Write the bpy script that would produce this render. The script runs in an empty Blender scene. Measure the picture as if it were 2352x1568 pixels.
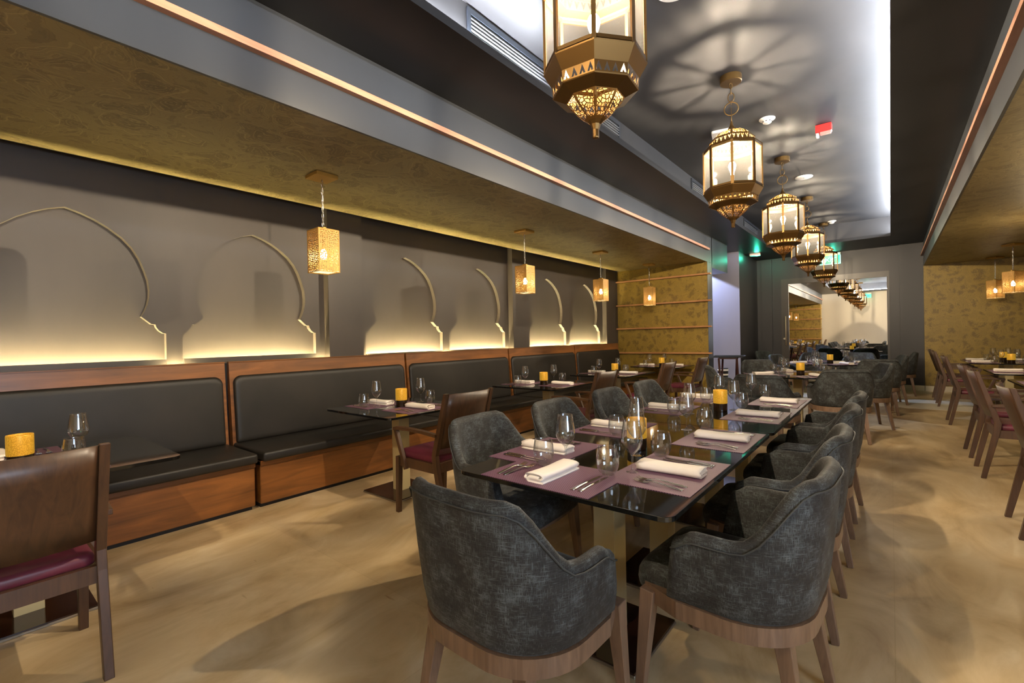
import bpy, bmesh, math, random
from mathutils import Vector, Matrix
random.seed(7)
PI = math.pi
SC = bpy.context.scene
COL = SC.collection

# ------------------------------------------------------------------ helpers
class MB:
    """collects simple solids in one bmesh, built as ONE mesh object"""
    def __init__(s):
        s.b = bmesh.new(); s.uv = s.b.loops.layers.uv.new('UVMap')
    def box(s, x0, x1, y0, y1, z0, z1, bev=0, seg=2, M=None):
        r = bmesh.ops.create_cube(s.b, size=1)
        vs = r['verts']
        for v in vs:
            v.co = Vector(((x0+x1)/2+v.co.x*(x1-x0), (y0+y1)/2+v.co.y*(y1-y0), (z0+z1)/2+v.co.z*(z1-z0)))
        if bev:
            es = list({e for v in vs for e in v.link_edges})
            g = bmesh.ops.bevel(s.b, geom=es, offset=bev, segments=seg, profile=.5, affect='EDGES', clamp_overlap=True)
            vs = list({v for f in g['faces'] for v in f.verts} | {v for v in vs if v.is_valid})
        if M:
            for v in vs: v.co = M @ v.co
        return s
    def bar(s, a, b, wa, wb=None, ha=None, hb=None, up=(0, 0, 1)):
        """tapered rectangular bar from a to b"""
        a = Vector(a); b = Vector(b); wb = wb or wa; ha = ha or wa; hb = hb or wb
        d = (b-a).normalized(); u = Vector(up)
        if abs(d.dot(u)) > .95: u = Vector((0, 1, 0))
        r = d.cross(u).normalized(); u = r.cross(d).normalized()
        vs = []
        for p, w, h in ((a, wa, ha), (b, wb, hb)):
            for sx, sy in ((-1, -1), (1, -1), (1, 1), (-1, 1)):
                vs.append(s.b.verts.new(p + r*sx*w/2 + u*sy*h/2))
        f = s.b.faces.new
        f(vs[3::-1]); f(vs[4:8])
        for i in range(4):
            j = (i+1) % 4; f((vs[i], vs[j], vs[4+j], vs[4+i]))
        return s
    def tube(s, pts, r, n=8, closed=False, cap=True):
        pts = [Vector(p) for p in pts]; N = len(pts); rings = []
        rr = r if isinstance(r, (list, tuple)) else [r]*N
        pu = None
        for i, p in enumerate(pts):
            if closed: d = pts[(i+1) % N]-pts[i-1]
            else: d = pts[min(i+1, N-1)]-pts[max(i-1, 0)]
            d.normalize()
            if pu is None:
                u = Vector((0, 0, 1)) if abs(d.z) < .9 else Vector((1, 0, 0))
            else: u = pu
            x = d.cross(u).normalized(); u = x.cross(d).normalized(); pu = u
            rings.append([s.b.verts.new(p+(x*math.cos(2*PI*k/n)+u*math.sin(2*PI*k/n))*rr[i]) for k in range(n)])
        for i in range(N if closed else N-1):
            A = rings[i]; B = rings[(i+1) % N]
            for k in range(n):
                f = s.b.faces.new((A[k], A[(k+1) % n], B[(k+1) % n], B[k])); f.smooth = True
        if cap and not closed:
            s.b.faces.new(rings[0]); s.b.faces.new(rings[-1][::-1])
        return s
    def lathe(s, prof, n=24, c=(0, 0, 0), rot=0, smooth=True, capb=False, capt=False):
        """profile [(r,z)...]; uv: u = facet index, v = profile position"""
        c = Vector(c); rings = []
        for r, z in prof:
            rings.append([s.b.verts.new(c+Vector((r*math.cos(rot+2*PI*k/n), r*math.sin(rot+2*PI*k/n), z))) for k in range(n)])
        m = len(prof)-1
        for i in range(m):
            for k in range(n):
                f = s.b.faces.new((rings[i][k], rings[i][(k+1) % n], rings[i+1][(k+1) % n], rings[i+1][k])); f.smooth = smooth
                for l, uvc in zip(f.loops, ((k, i/m), (k+1, i/m), (k+1, (i+1)/m), (k, (i+1)/m))): l[s.uv].uv = uvc
        if capb: s.b.faces.new(rings[0][::-1])
        if capt: s.b.faces.new(rings[-1])
        return s
    def prism(s, pts, a0, a1, axis='z'):
        """extrude a 2D outline along axis between a0 and a1. x: pts=(y,z)  y: pts=(x,z)  z: pts=(x,y)"""
        def P(p, a):
            return (a, p[0], p[1]) if axis == 'x' else (p[0], a, p[1]) if axis == 'y' else (p[0], p[1], a)
        A = [s.b.verts.new(P(p, a0)) for p in pts]; B = [s.b.verts.new(P(p, a1)) for p in pts]
        n = len(pts)
        f1 = s.b.faces.new(A[::-1]); f2 = s.b.faces.new(B)
        for i in range(n):
            j = (i+1) % n; s.b.faces.new((A[i], A[j], B[j], B[i]))
        f1.normal_update(); f2.normal_update()
        bmesh.ops.triangulate(s.b, faces=[f1, f2], ngon_method='EAR_CLIP')
        return s
    def grid(s, rows, smooth=True, closeu=False):
        """rows of points -> quad surface"""
        R = [[s.b.verts.new(p) for p in row] for row in rows]
        for i in range(len(R)-1):
            n = len(R[i])
            for k in range(n if closeu else n-1):
                f = s.b.faces.new((R[i][k], R[i][(k+1) % n], R[i+1][(k+1) % n], R[i+1][k])); f.smooth = smooth
        return R
    def build(s, name, m, parent=None, loc=None, rot=None, smooth=None, subsurf=0, bevel=0):
        bmesh.ops.recalc_face_normals(s.b, faces=s.b.faces)
        me = bpy.data.meshes.new(name); s.b.to_mesh(me); s.b.free()
        if smooth is not None:
            for p in me.polygons: p.use_smooth = smooth
        me.materials.append(m)
        o = bpy.data.objects.new(name, me); COL.objects.link(o)
        if parent is not None: o.parent = parent
        if loc: o.location = loc
        if rot: o.rotation_euler = rot
        if bevel:
            q = o.modifiers.new('bevel', 'BEVEL'); q.width = bevel; q.segments = 2; q.limit_method = 'ANGLE'; q.angle_limit = .6
        if subsurf:
            q = o.modifiers.new('sub', 'SUBSURF'); q.levels = subsurf; q.render_levels = subsurf
        return o

def rrect(x0, x1, y0, y1, r, n=6, corners=(1, 1, 1, 1)):
    """rounded rectangle outline, counter-clockwise from lower right"""
    out = []
    for i, (cx, cy, a) in enumerate(((x1, y0, -PI/2), (x1, y1, 0), (x0, y1, PI/2), (x0, y0, PI))):
        q = r*corners[i]
        if q <= 0: out.append((cx, cy)); continue
        sx = cx-q if cx == x1 else cx+q; sy = cy-q if cy == y1 else cy+q
        for k in range(n+1):
            t = a+PI/2*k/n; out.append((sx+q*math.cos(t), sy+q*math.sin(t)))
    return out

def thing(name, label, cat, loc=(0, 0, 0), rotz=0, group=None):
    o = bpy.data.objects.new(name, None); COL.objects.link(o); o.empty_display_size = .1
    o.location = loc; o.rotation_euler = (0, 0, rotz)
    return tag(o, label, cat, group)
def tag(o, label, cat, group=None):
    o['label'] = label; o['category'] = cat
    if group: o['group'] = group
    return o
def struct(o):
    o['kind'] = 'structure'; return o
def dup(root, loc, rotz, label, group=None):
    def cp(o, par):
        c = o.copy(); COL.objects.link(c)
        if par is not None: c.parent = par
        for ch in o.children: cp(ch, c)
        return c
    r = cp(root, None)
    r.location = loc; r.rotation_euler = (0, 0, rotz); r['label'] = label
    if group: r['group'] = group
    return r
USED = {}
def place(key, maker, loc, rotz, label, group=None):
    """first call builds the thing, later calls copy it with its parts"""
    if key not in USED:
        o = maker(); USED[key] = o
        o.location = loc; o.rotation_euler = (0, 0, rotz); o['label'] = label
        if group: o['group'] = group
        return o
    return dup(USED[key], loc, rotz, label, group)

# ------------------------------------------------------------------ materials
def N(nt, typ, **kw):
    n = nt.nodes.new(typ)
    for k, v in kw.items():
        if k in n.inputs.keys(): n.inputs[k].default_value = v
        else: setattr(n, k, v)
    return n
def base(name):
    m = bpy.data.materials.new(name); m.use_nodes = True
    nt = m.node_tree; b = nt.nodes['Principled BSDF']; return m, nt, b
def c4(c): return (c[0], c[1], c[2], 1)
def srgb(r, g, b):
    f = lambda v: ((v/255+.055)/1.055)**2.4 if v > 10 else v/255/12.92
    return (f(r), f(g), f(b))
def M(name, col, rough=.5, metal=0, spec=.5, emit=None, es=1, coat=0):
    m, nt, b = base(name)
    b.inputs['Base Color'].default_value = c4(col); b.inputs['Roughness'].default_value = rough
    b.inputs['Metallic'].default_value = metal; b.inputs['Specular IOR Level'].default_value = spec
    b.inputs['Coat Weight'].default_value = coat
    if emit:
        b.inputs['Emission Color'].default_value = c4(emit); b.inputs['Emission Strength'].default_value = es
    return m
def ramp(nt, fac, stops):
    r = nt.nodes.new('ShaderNodeValToRGB')
    while len(r.color_ramp.elements) < len(stops): r.color_ramp.elements.new(.5)
    for e, (p, c) in zip(r.color_ramp.elements, stops): e.position = p; e.color = c4(c)
    nt.links.new(fac, r.inputs[0]); return r.outputs[0]
def coord(nt, kind='Object', scale=(1, 1, 1), rot=(0, 0, 0)):
    t = nt.nodes.new('ShaderNodeTexCoord'); mp = nt.nodes.new('ShaderNodeMapping')
    mp.inputs['Scale'].default_value = scale; mp.inputs['Rotation'].default_value = rot
    nt.links.new(t.outputs[kind], mp.inputs[0]); return mp.outputs[0]
def noise(nt, vec, scale, detail=4, rough=.55, dist=0):
    n = nt.nodes.new('ShaderNodeTexNoise'); n.inputs['Scale'].default_value = scale; n.inputs['Detail'].default_value = detail
    n.inputs['Roughness'].default_value = rough; n.inputs['Distortion'].default_value = dist
    nt.links.new(vec, n.inputs['Vector']); return n.outputs['Fac']
def math_(nt, op, a, b=None, c=None):
    n = nt.nodes.new('ShaderNodeMath'); n.operation = op
    for i, v in enumerate((a, b, c)):
        if v is None: continue
        if isinstance(v, (int, float)): n.inputs[i].default_value = v
        else: nt.links.new(v, n.inputs[i])
    return n.outputs[0]
def mixc(nt, fac, a, b, typ='MIX'):
    n = nt.nodes.new('ShaderNodeMix'); n.data_type = 'RGBA'; n.blend_type = typ
    for i, v in ((0, fac), (6, a), (7, b)):
        if isinstance(v, (int, float)): n.inputs[i].default_value = v
        elif isinstance(v, tuple): n.inputs[i].default_value = c4(v)
        else: nt.links.new(v, n.inputs[i])
    return n.outputs[2]
def bump(nt, b, h, strength=.2, dist=.01):
    n = nt.nodes.new('ShaderNodeBump'); n.inputs['Strength'].default_value = strength; n.inputs['Distance'].default_value = dist
    nt.links.new(h, n.inputs['Height']); nt.links.new(n.outputs[0], b.inputs['Normal'])

def wood(name, dark, light, rough=.35, axis=0, sc=1., coat=.15):
    m, nt, b = base(name)
    s = [14*sc, 14*sc, 14*sc]; s[axis] = 1.2*sc
    v = coord(nt, 'Object', tuple(s))
    f = noise(nt, v, 1.6, 6, .6, 1.2)
    f2 = noise(nt, coord(nt, 'Object', (2*sc, 2*sc, 2*sc)), 1.3, 3)
    col = ramp(nt, math_(nt, 'ADD', math_(nt, 'MULTIPLY', f, .65), math_(nt, 'MULTIPLY', f2, .35)), ((.32, dark), (.68, light)))
    nt.links.new(col, b.inputs['Base Color']); b.inputs['Roughness'].default_value = rough
    b.inputs['Coat Weight'].default_value = coat; b.inputs['Coat Roughness'].default_value = .25
    bump(nt, b, f, .05, .004)
    return m
MAT = {}
MAT['bench_wood'] = wood('bench walnut', srgb(82, 48, 18), srgb(142, 88, 40), .38, 1, .55)
MAT['chair_wood'] = wood('chair wood', srgb(56, 37, 24), srgb(88, 60, 38), .42, 2, 1.2)
MAT['tub_wood'] = wood('taupe beech', srgb(96, 74, 58), srgb(136, 108, 86), .45, 2, 1.5)
MAT['copper_trim'] = wood('pale cedar trim', srgb(156, 104, 80), srgb(178, 132, 106), .5, 1, 1.)
MAT['shelf_trim'] = wood('shelf trim', srgb(150, 100, 60), srgb(196, 142, 92), .5, 0, 1.)
MAT['red_wood'] = wood('mahogany', srgb(40, 10, 8), srgb(66, 18, 14), .3, 2, 1.)

def leather():
    m, nt, b = base('black leather')
    v = coord(nt); f = noise(nt, v, 90, 3); g = noise(nt, v, 2.2, 3)
    nt.links.new(ramp(nt, g, ((.3, srgb(24, 22, 19)), (.7, srgb(37, 33, 29)))), b.inputs['Base Color'])
    b.inputs['Roughness'].default_value = .46; b.inputs['Specular IOR Level'].default_value = .35; bump(nt, b, f, .12, .003); return m
MAT['leather'] = leather()
def fabric():
    m, nt, b = base('charcoal slub weave')
    t = nt.nodes.new('ShaderNodeTexCoord')
    # warp and weft streaks: noise squeezed along one direction, mixed
    def st(s, sc):
        mp = nt.nodes.new('ShaderNodeMapping'); mp.inputs['Scale'].default_value = s
        nt.links.new(t.outputs['Object'], mp.inputs[0]); return noise(nt, mp.outputs[0], sc, 5, .7)
    a = st((1, 1, .07), 380); w = st((.08, .08, 1), 380); big = st((1, 1, 1), 14)
    q = math_(nt, 'MAXIMUM', a, w)
    q = math_(nt, 'ADD', math_(nt, 'MULTIPLY', q, .72), math_(nt, 'MULTIPLY', big, .42))
    col = ramp(nt, q, ((.47, srgb(18, 15, 13)), (.59, srgb(39, 38, 36)), (.76, srgb(98, 106, 108))))
    nt.links.new(col, b.inputs['Base Color']); b.inputs['Roughness'].default_value = .75
    b.inputs['Sheen Weight'].default_value = .06; b.inputs['Sheen Roughness'].default_value = .4
    bump(nt, b, q, .25, .004); return m
MAT['fabric'] = fabric()
MAT['seam'] = M('dark piping', srgb(52, 54, 54), .6)
MAT['vinyl'] = M('burgundy vinyl', srgb(96, 36, 52), .4)
def blackglass():
    m, nt, b = base('black glass')
    b.inputs['Base Color'].default_value = c4(srgb(14, 14, 13)); b.inputs['Roughness'].default_value = .055
    b.inputs['Specular IOR Level'].default_value = .75; return m
MAT['black_glass'] = blackglass()
MAT['champagne'] = M('champagne steel', srgb(184, 168, 126), .4, .05)
MAT['plate_dark'] = M('dark polished plate', srgb(42, 24, 16), .12, 0, .6)
MAT['plate_edge'] = M('steel edge', srgb(150, 140, 125), .35, .8)
def matweave():
    m, nt, b = base('plum woven vinyl')
    v = coord(nt, 'Object', (1, 1, 1))
    w1 = nt.nodes.new('ShaderNodeTexChecker'); w1.inputs['Scale'].default_value = 190
    w1.inputs['Color1'].default_value = c4(srgb(122, 86, 108)); w1.inputs['Color2'].default_value = c4(srgb(70, 42, 60))
    nt.links.new(v, w1.inputs['Vector'])
    nt.links.new(w1.outputs['Color'], b.inputs['Base Color']); b.inputs['Roughness'].default_value = .5
    bump(nt, b, w1.outputs['Fac'], .4, .001); return m
MAT['mat'] = matweave()
def linen():
    m, nt, b = base('white linen')
    f = noise(nt, coord(nt), 60, 4)
    b.inputs['Base Color'].default_value = c4(srgb(236, 226, 216)); b.inputs['Roughness'].default_value = .85
    bump(nt, b, f, .25, .004); return m
MAT['linen'] = linen()
MAT['steel'] = M('polished steel', srgb(205, 200, 192), .14, 1)
MAT['chrome'] = M('brushed chrome', srgb(190, 186, 178), .25, 1)
MAT['handle'] = M('satin handle', srgb(176, 156, 130), .4, .3)
MAT['brass'] = M('antique brass', srgb(108, 81, 43), .36, .85)
MAT['brass_light'] = M('gold painted metal', srgb(176, 136, 66), .4, .5)
MAT['dark_holder'] = M('dark smoked base', srgb(34, 22, 12), .15)

def glass(name, tint, k=1.0):
    m = bpy.data.materials.new(name); m.use_nodes = True; nt = m.node_tree; nt.nodes.clear()
    out = nt.nodes.new('ShaderNodeOutputMaterial'); mx = nt.nodes.new('ShaderNodeMixShader')
    tr = nt.nodes.new('ShaderNodeBsdfTransparent'); tr.inputs[0].default_value = c4(tint)
    gl = nt.nodes.new('ShaderNodeBsdfGlossy'); gl.inputs['Roughness'].default_value = .02; gl.inputs['Color'].default_value = (1, 1, 1, 1)
    lw = nt.nodes.new('ShaderNodeLayerWeight'); lw.inputs['Blend'].default_value = .5
    p = math_(nt, 'POWER', lw.outputs['Facing'], 2.6)
    f = math_(nt, 'MINIMUM', math_(nt, 'ADD', math_(nt, 'MULTIPLY', p, .95*k), .075*k), 1.0)
    nt.links.new(f, mx.inputs[0]); nt.links.new(tr.outputs[0], mx.inputs[1]); nt.links.new(gl.outputs[0], mx.inputs[2])
    nt.links.new(mx.outputs[0], out.inputs[0]); return m
MAT['glass'] = glass('clear drinking glass', (.965, .97, .96))
def pane():
    m = bpy.data.materials.new('lantern glass'); m.use_nodes = True; nt = m.node_tree; nt.nodes.clear()
    out = nt.nodes.new('ShaderNodeOutputMaterial')
    tr = nt.nodes.new('ShaderNodeBsdfTransparent'); tr.inputs[0].default_value = (.93, .9, .85, 1)
    tl = nt.nodes.new('ShaderNodeBsdfTranslucent'); tl.inputs[0].default_value = (.9, .85, .78, 1)
    gl = nt.nodes.new('ShaderNodeBsdfGlossy'); gl.inputs['Roughness'].default_value = .04
    a = nt.nodes.new('ShaderNodeMixShader'); a.inputs[0].default_value = .010
    b = nt.nodes.new('ShaderNodeMixShader'); lw = nt.nodes.new('ShaderNodeLayerWeight'); lw.inputs['Blend'].default_value = .5
    nt.links.new(tr.outputs[0], a.inputs[1]); nt.links.new(tl.outputs[0], a.inputs[2])
    nt.links.new(math_(nt, 'ADD', math_(nt, 'MULTIPLY', math_(nt, 'POWER', lw.outputs['Facing'], 5), .9), .045), b.inputs[0]); nt.links.new(a.outputs[0], b.inputs[1]); nt.links.new(gl.outputs[0], b.inputs[2])
    nt.links.new(b.outputs[0], out.inputs[0]); return m
MAT['pane'] = pane()

def pierced(name, kind, col, rough=.35, metal=.85):
    """metal sheet with a pierced pattern cut through it (uv: u along facets, v up)"""
    m, nt, b = base(name)
    b.inputs['Base Color'].default_value = c4(col); b.inputs['Roughness'].default_value = rough; b.inputs['Metallic'].default_value = metal
    t = nt.nodes.new('ShaderNodeTexCoord'); sp = nt.nodes.new('ShaderNodeSeparateXYZ'); nt.links.new(t.outputs['UV'], sp.inputs[0])
    u, v = sp.outputs[0], sp.outputs[1]
    if kind in ('teeth_up', 'teeth_down'):
        fr = math_(nt, 'FRACT', math_(nt, 'MULTIPLY', u, 4))
        d = math_(nt, 'ABSOLUTE', math_(nt, 'SUBTRACT', math_(nt, 'MULTIPLY', fr, 2), 1))
        vv = v if kind == 'teeth_up' else math_(nt, 'SUBTRACT', 1, v)
        tri = math_(nt, 'LESS_THAN', d, math_(nt, 'MULTIPLY', math_(nt, 'SUBTRACT', .92, vv), 1.0))
        inn = math_(nt, 'LESS_THAN', d, math_(nt, 'MULTIPLY', math_(nt, 'SUBTRACT', .42, vv), .9))
        lo = math_(nt, 'GREATER_THAN', vv, .15)
        hole = math_(nt, 'MULTIPLY', math_(nt, 'SUBTRACT', tri, inn), lo)
    elif kind == 'lattice':
        cb = nt.nodes.new('ShaderNodeCombineXYZ'); nt.links.new(math_(nt, 'MULTIPLY', u, 5), cb.inputs[0]); nt.links.new(math_(nt, 'MULTIPLY', v, 8), cb.inputs[1])
        vo = nt.nodes.new('ShaderNodeTexVoronoi'); vo.feature = 'DISTANCE_TO_EDGE'; vo.voronoi_dimensions = '2D'; vo.inputs['Scale'].default_value = 1
        vo.inputs['Randomness'].default_value = .8; nt.links.new(cb.outputs[0], vo.inputs['Vector'])
        hole = math_(nt, 'GREATER_THAN', vo.outputs['Distance'], .13)
        fr = math_(nt, 'FRACT', u)
        e = math_(nt, 'GREATER_THAN', math_(nt, 'SUBTRACT', .5, math_(nt, 'ABSOLUTE', math_(nt, 'SUBTRACT', fr, .5))), .09)
        hole = math_(nt, 'MULTIPLY', hole, e)
        hole = math_(nt, 'MULTIPLY', hole, math_(nt, 'MULTIPLY', math_(nt, 'GREATER_THAN', v, .10), math_(nt, 'LESS_THAN', v, .92)))
    else:  # dots
        vo = nt.nodes.new('ShaderNodeTexVoronoi'); vo.voronoi_dimensions = '2D'; vo.inputs['Scale'].default_value = 12
        vo.inputs['Randomness'].default_value = .45; nt.links.new(t.outputs['UV'], vo.inputs['Vector'])
        hole = math_(nt, 'LESS_THAN', vo.outputs['Distance'], .29)
        e = math_(nt, 'GREATER_THAN', math_(nt, 'SUBTRACT', .5, math_(nt, 'ABSOLUTE', math_(nt, 'SUBTRACT', math_(nt, 'FRACT', u), .5))), .035)
        hole = math_(nt, 'MULTIPLY', hole, e)
    nt.links.new(math_(nt, 'SUBTRACT', 1, hole), b.inputs['Alpha']); return m
MAT['teeth_up'] = pierced('brass band pointed up', 'teeth_up', srgb(110, 82, 43))
MAT['teeth_down'] = pierced('brass band pointed down', 'teeth_down', srgb(110, 82, 43))
MAT['lattice'] = pierced('brass filigree', 'lattice', srgb(136, 100, 52))
MAT['dots'] = pierced('perforated gold shade', 'dots', srgb(188, 146, 80), .4, .3)
MAT['bulb'] = M('lit bulb', (1, 1, 1), .5, emit=(1, .86, .62), es=60)
MAT['shade_inner'] = M('lit diffuser', (.9, .85, .7), .6, emit=(1, .8, .42), es=1.6)
def candlegold():
    m, nt, b = base('lit gold mesh')
    t = nt.nodes.new('ShaderNodeTexCoord'); vo = nt.nodes.new('ShaderNodeTexVoronoi'); vo.inputs['Scale'].default_value = 190
    nt.links.new(t.outputs['Object'], vo.inputs['Vector'])
    col = ramp(nt, vo.outputs['Distance'], ((.15, (1, .62, .07)), (.6, (.45, .25, .02))))
    b.inputs['Base Color'].default_value = c4(srgb(190, 130, 30)); b.inputs['Metallic'].default_value = .4; b.inputs['Roughness'].default_value = .35
    nt.links.new(col, b.inputs['Emission Color']); b.inputs['Emission Strength'].default_value = .5; return m
MAT['candle_gold'] = candlegold()
MAT['flame'] = M('candle flame', (1, .8, .3), .5, emit=(1, .7, .2), es=25)
MAT['wax'] = M('white wax', (.9, .85, .75), .6)
def floor_mat():
    m, nt, b = base('polished beige marble')
    v = coord(nt, 'Object', (1, .45, 1), (0, 0, .5)); f = noise(nt, v, 2.6, 7, .62, 1.6); g = noise(nt, coord(nt, 'Object', (1, .7, 1), (0, 0, -.4)), .9, 4, .6, .8)
    k = math_(nt, 'ADD', math_(nt, 'MULTIPLY', f, .6), math_(nt, 'MULTIPLY', g, .4))
    col = ramp(nt, k, ((.32, srgb(150, 122, 82)), (.47, srgb(192, 166, 124)), (.56, srgb(206, 182, 142)), (.70, srgb(226, 208, 174))))
    br = nt.nodes.new('ShaderNodeTexBrick'); br.inputs['Scale'].default_value = 1; br.inputs['Mortar Size'].default_value = .0022
    br.inputs['Brick Width'].default_value = 1.5; br.inputs['Row Height'].default_value = 1.5; br.offset = 0
    br.inputs['Color1'].default_value = (1, 1, 1, 1); br.inputs['Color2'].default_value = (.94, .94, .94, 1); br.inputs['Mortar'].default_value = (.88, .86, .82, 1)
    nt.links.new(coord(nt, 'Object', (1, 1, 1)), br.inputs['Vector'])
    sp = noise(nt, coord(nt, 'Object', (.5, 2.5, 1), (0, 0, .9)), 5, 3)
    fl = ramp(nt, sp, ((.72, (1, 1, 1)), (.78, (.6, .45, .32))))
    c2 = mixc(nt, 1, mixc(nt, 1, col, br.outputs['Color'], 'MULTIPLY'), fl, 'MULTIPLY')
    nt.links.new(c2, b.inputs['Base Color']); b.inputs['Roughness'].default_value = .3; b.inputs['Specular IOR Level'].default_value = .45
    return m
MAT['floor'] = floor_mat()
MAT['pale_stone'] = M('pale stone strip', srgb(226, 216, 196), .25)
def wallpaper(name, base_, dark, light, scale, kind):
    """damask / paisley: warped drop motifs with inner rings, fine scrolling lines"""
    m, nt, b = base(name)
    v = coord(nt, 'Object')
    if kind == 'wall':
        mp = nt.nodes.new('ShaderNodeMapping'); mp.inputs['Rotation'].default_value = (PI/2, 0, 0); nt.links.new(v, mp.inputs[0]); v = mp.outputs[0]
    wn = nt.nodes.new('ShaderNodeTexNoise'); wn.inputs['Scale'].default_value = scale*.55; wn.inputs['Detail'].default_value = 2; nt.links.new(v, wn.inputs['Vector'])
    vm = nt.nodes.new('ShaderNodeVectorMath'); vm.operation = 'MULTIPLY_ADD'
    nt.links.new(wn.outputs['Color'], vm.inputs[0]); k = .30 if kind == 'wall' else .62; vm.inputs[1].default_value = (k, k, 0); nt.links.new(v, vm.inputs[2])
    wv = vm.outputs[0]
    def vor(sc, rnd, vec):
        vo = nt.nodes.new('ShaderNodeTexVoronoi'); vo.voronoi_dimensions = '2D'; vo.inputs['Scale'].default_value = sc; vo.inputs['Randomness'].default_value = rnd
        nt.links.new(vec, vo.inputs['Vector']); return vo
    v1 = vor(scale, .55 if kind == 'wall' else .9, wv); d = v1.outputs['Distance']
    fine = noise(nt, v, scale*(5 if kind == 'wall' else 9), 3, .65)
    drop = math_(nt, 'LESS_THAN', math_(nt, 'ADD', d, math_(nt, 'MULTIPLY', math_(nt, 'SUBTRACT', fine, .5), 1.5 if kind == 'wall' else .32)), .30 if kind == 'wall' else .34)
    half = math_(nt, 'GREATER_THAN', math_(nt, 'FRACT', math_(nt, 'MULTIPLY', v1.outputs['Color'], 7.3)), .42)
    rings = math_(nt, 'GREATER_THAN', math_(nt, 'SINE', math_(nt, 'MULTIPLY', d, 62)), .55)
    inner = math_(nt, 'LESS_THAN', d, .52)
    line = math_(nt, 'MULTIPLY', rings, inner)
    n2 = noise(nt, wv, scale*1.2, 3, .55, 1.2)
    swirl = math_(nt, 'GREATER_THAN', math_(nt, 'SINE', math_(nt, 'MULTIPLY', n2, 70)), .80)
    blot = noise(nt, v, 1.3, 4)
    g = mixc(nt, blot, base_, light)
    g = mixc(nt, math_(nt, 'MULTIPLY', math_(nt, 'MULTIPLY', drop, half), .5), g, dark)
    if kind == 'wall':
        g = mixc(nt, math_(nt, 'MULTIPLY', swirl, .40), g, dark); g = mixc(nt, math_(nt, 'MULTIPLY', line, .42), g, dark)
    else:
        v2 = vor(scale*2.4, 1, wv); sm2 = math_(nt, 'LESS_THAN', math_(nt, 'ADD', v2.outputs['Distance'], math_(nt, 'MULTIPLY', math_(nt, 'SUBTRACT', fine, .5), .5)), .26)
        g = mixc(nt, math_(nt, 'MULTIPLY', sm2, .38), g, dark)
        out_ = math_(nt, 'LESS_THAN', math_(nt, 'ABSOLUTE', math_(nt, 'SUBTRACT', d, .43)), .012)
        g = mixc(nt, math_(nt, 'MULTIPLY', out_, .45), g, tuple(min(1, x*1.5) for x in light))
        g = mixc(nt, math_(nt, 'MULTIPLY', swirl, .25), g, dark); g = mixc(nt, math_(nt, 'MULTIPLY', math_(nt, 'MULTIPLY', line, math_(nt, 'GREATER_THAN', fine, .45)), .42), g, tuple(min(1, x*1.35) for x in light))
    nt.links.new(g, b.inputs['Base Color']); b.inputs['Roughness'].default_value = .45; b.inputs['Metallic'].default_value = 0; b.inputs['Specular IOR Level'].default_value = .5
    bump(nt, b, math_(nt, 'ADD', line, math_(nt, 'MULTIPLY', fine, .6)), .3, .004); return m
MAT['paper'] = wallpaper('gold damask wallpaper', srgb(134, 109, 40), srgb(82, 61, 20), srgb(148, 122, 48), 7.5, 'wall')
MAT['paper_ceiling'] = wallpaper('gold paisley ceiling paper', srgb(126, 110, 70), srgb(84, 68, 38), srgb(140, 124, 84), 4.2, 'ceil')
def paint(name, col, rough=.45, var=.12, spec=.5):
    m, nt, b = base(name)
    f = noise(nt, coord(nt, 'Object', (1, 1, .35)), 1.6, 5, .6)
    lo = tuple(x*(1-var) for x in col); hi = tuple(min(1, x*(1+var)) for x in col)
    nt.links.new(ramp(nt, f, ((.3, lo), (.7, hi))), b.inputs['Base Color'])
    b.inputs['Roughness'].default_value = rough; b.inputs['Specular IOR Level'].default_value = spec; return m
MAT['ceiling'] = paint('black satin ceiling paint', srgb(17, 17, 20), .42, spec=.3)
MAT['cove_ceiling'] = paint('charcoal cove paint', srgb(52, 51, 52), .5, spec=.3)
MAT['taupe'] = paint('taupe wall paint', srgb(62, 55, 50), .45)
MAT['fascia'] = paint('grey satin paint', srgb(41, 45, 52), .36)
MAT['dark_wall'] = paint('dark aubergine paint', srgb(34, 31, 33), .42)
MAT['white_wall'] = paint('cream wall', srgb(184, 175, 160), .6, .04)
MAT['blue_wall'] = paint('lilac grey wall', srgb(128, 126, 142), .6, .04)
MAT['frame'] = paint('umber door frame', srgb(58, 51, 47), .35)
MAT['black'] = M('matt black', srgb(14, 13, 13), .6)
MAT['mirror'] = M('mirror glass', (.86, .86, .84), .0, 1)
MAT['white_plastic'] = M('white plastic', srgb(226, 218, 206), .45)
MAT['red_plastic'] = M('red plastic', srgb(190, 36, 30), .35)
MAT['clear_red'] = M('pink lens', srgb(196, 128, 116), .3)
MAT['white_ink'] = M('white ink', srgb(236, 220, 214), .6)
MAT['grille'] = M('aluminium grille', srgb(150, 152, 156), .4, .6)
MAT['green_panel'] = M('lit green panel', (.0, .35, .25), .3, emit=(.0, .55, .38), es=.9)
MAT['green_bright'] = M('lit pale legend', (.5, 1, .9), .3, emit=(.25, 1, .85), es=2.)
MAT['green_led'] = M('green lamp', (.2, 1, .7), .3, emit=(.1, 1, .7), es=6)
MAT['sky_pane'] = M('daylit blind', (.9, .9, .9), .5, emit=(.60, .76, 1), es=13)
MAT['led_cool'] = M('cool light strip', (1, 1, 1), .5, emit=(.86, .92, 1), es=420)
MAT['led_warm_dim'] = M('short warm light strip', (1, 1, 1), .5, emit=(1, .84, .42), es=700)
MAT['led_warm'] = M('warm light strip', (1, 1, 1), .5, emit=(1, .84, .42), es=1200)

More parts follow.
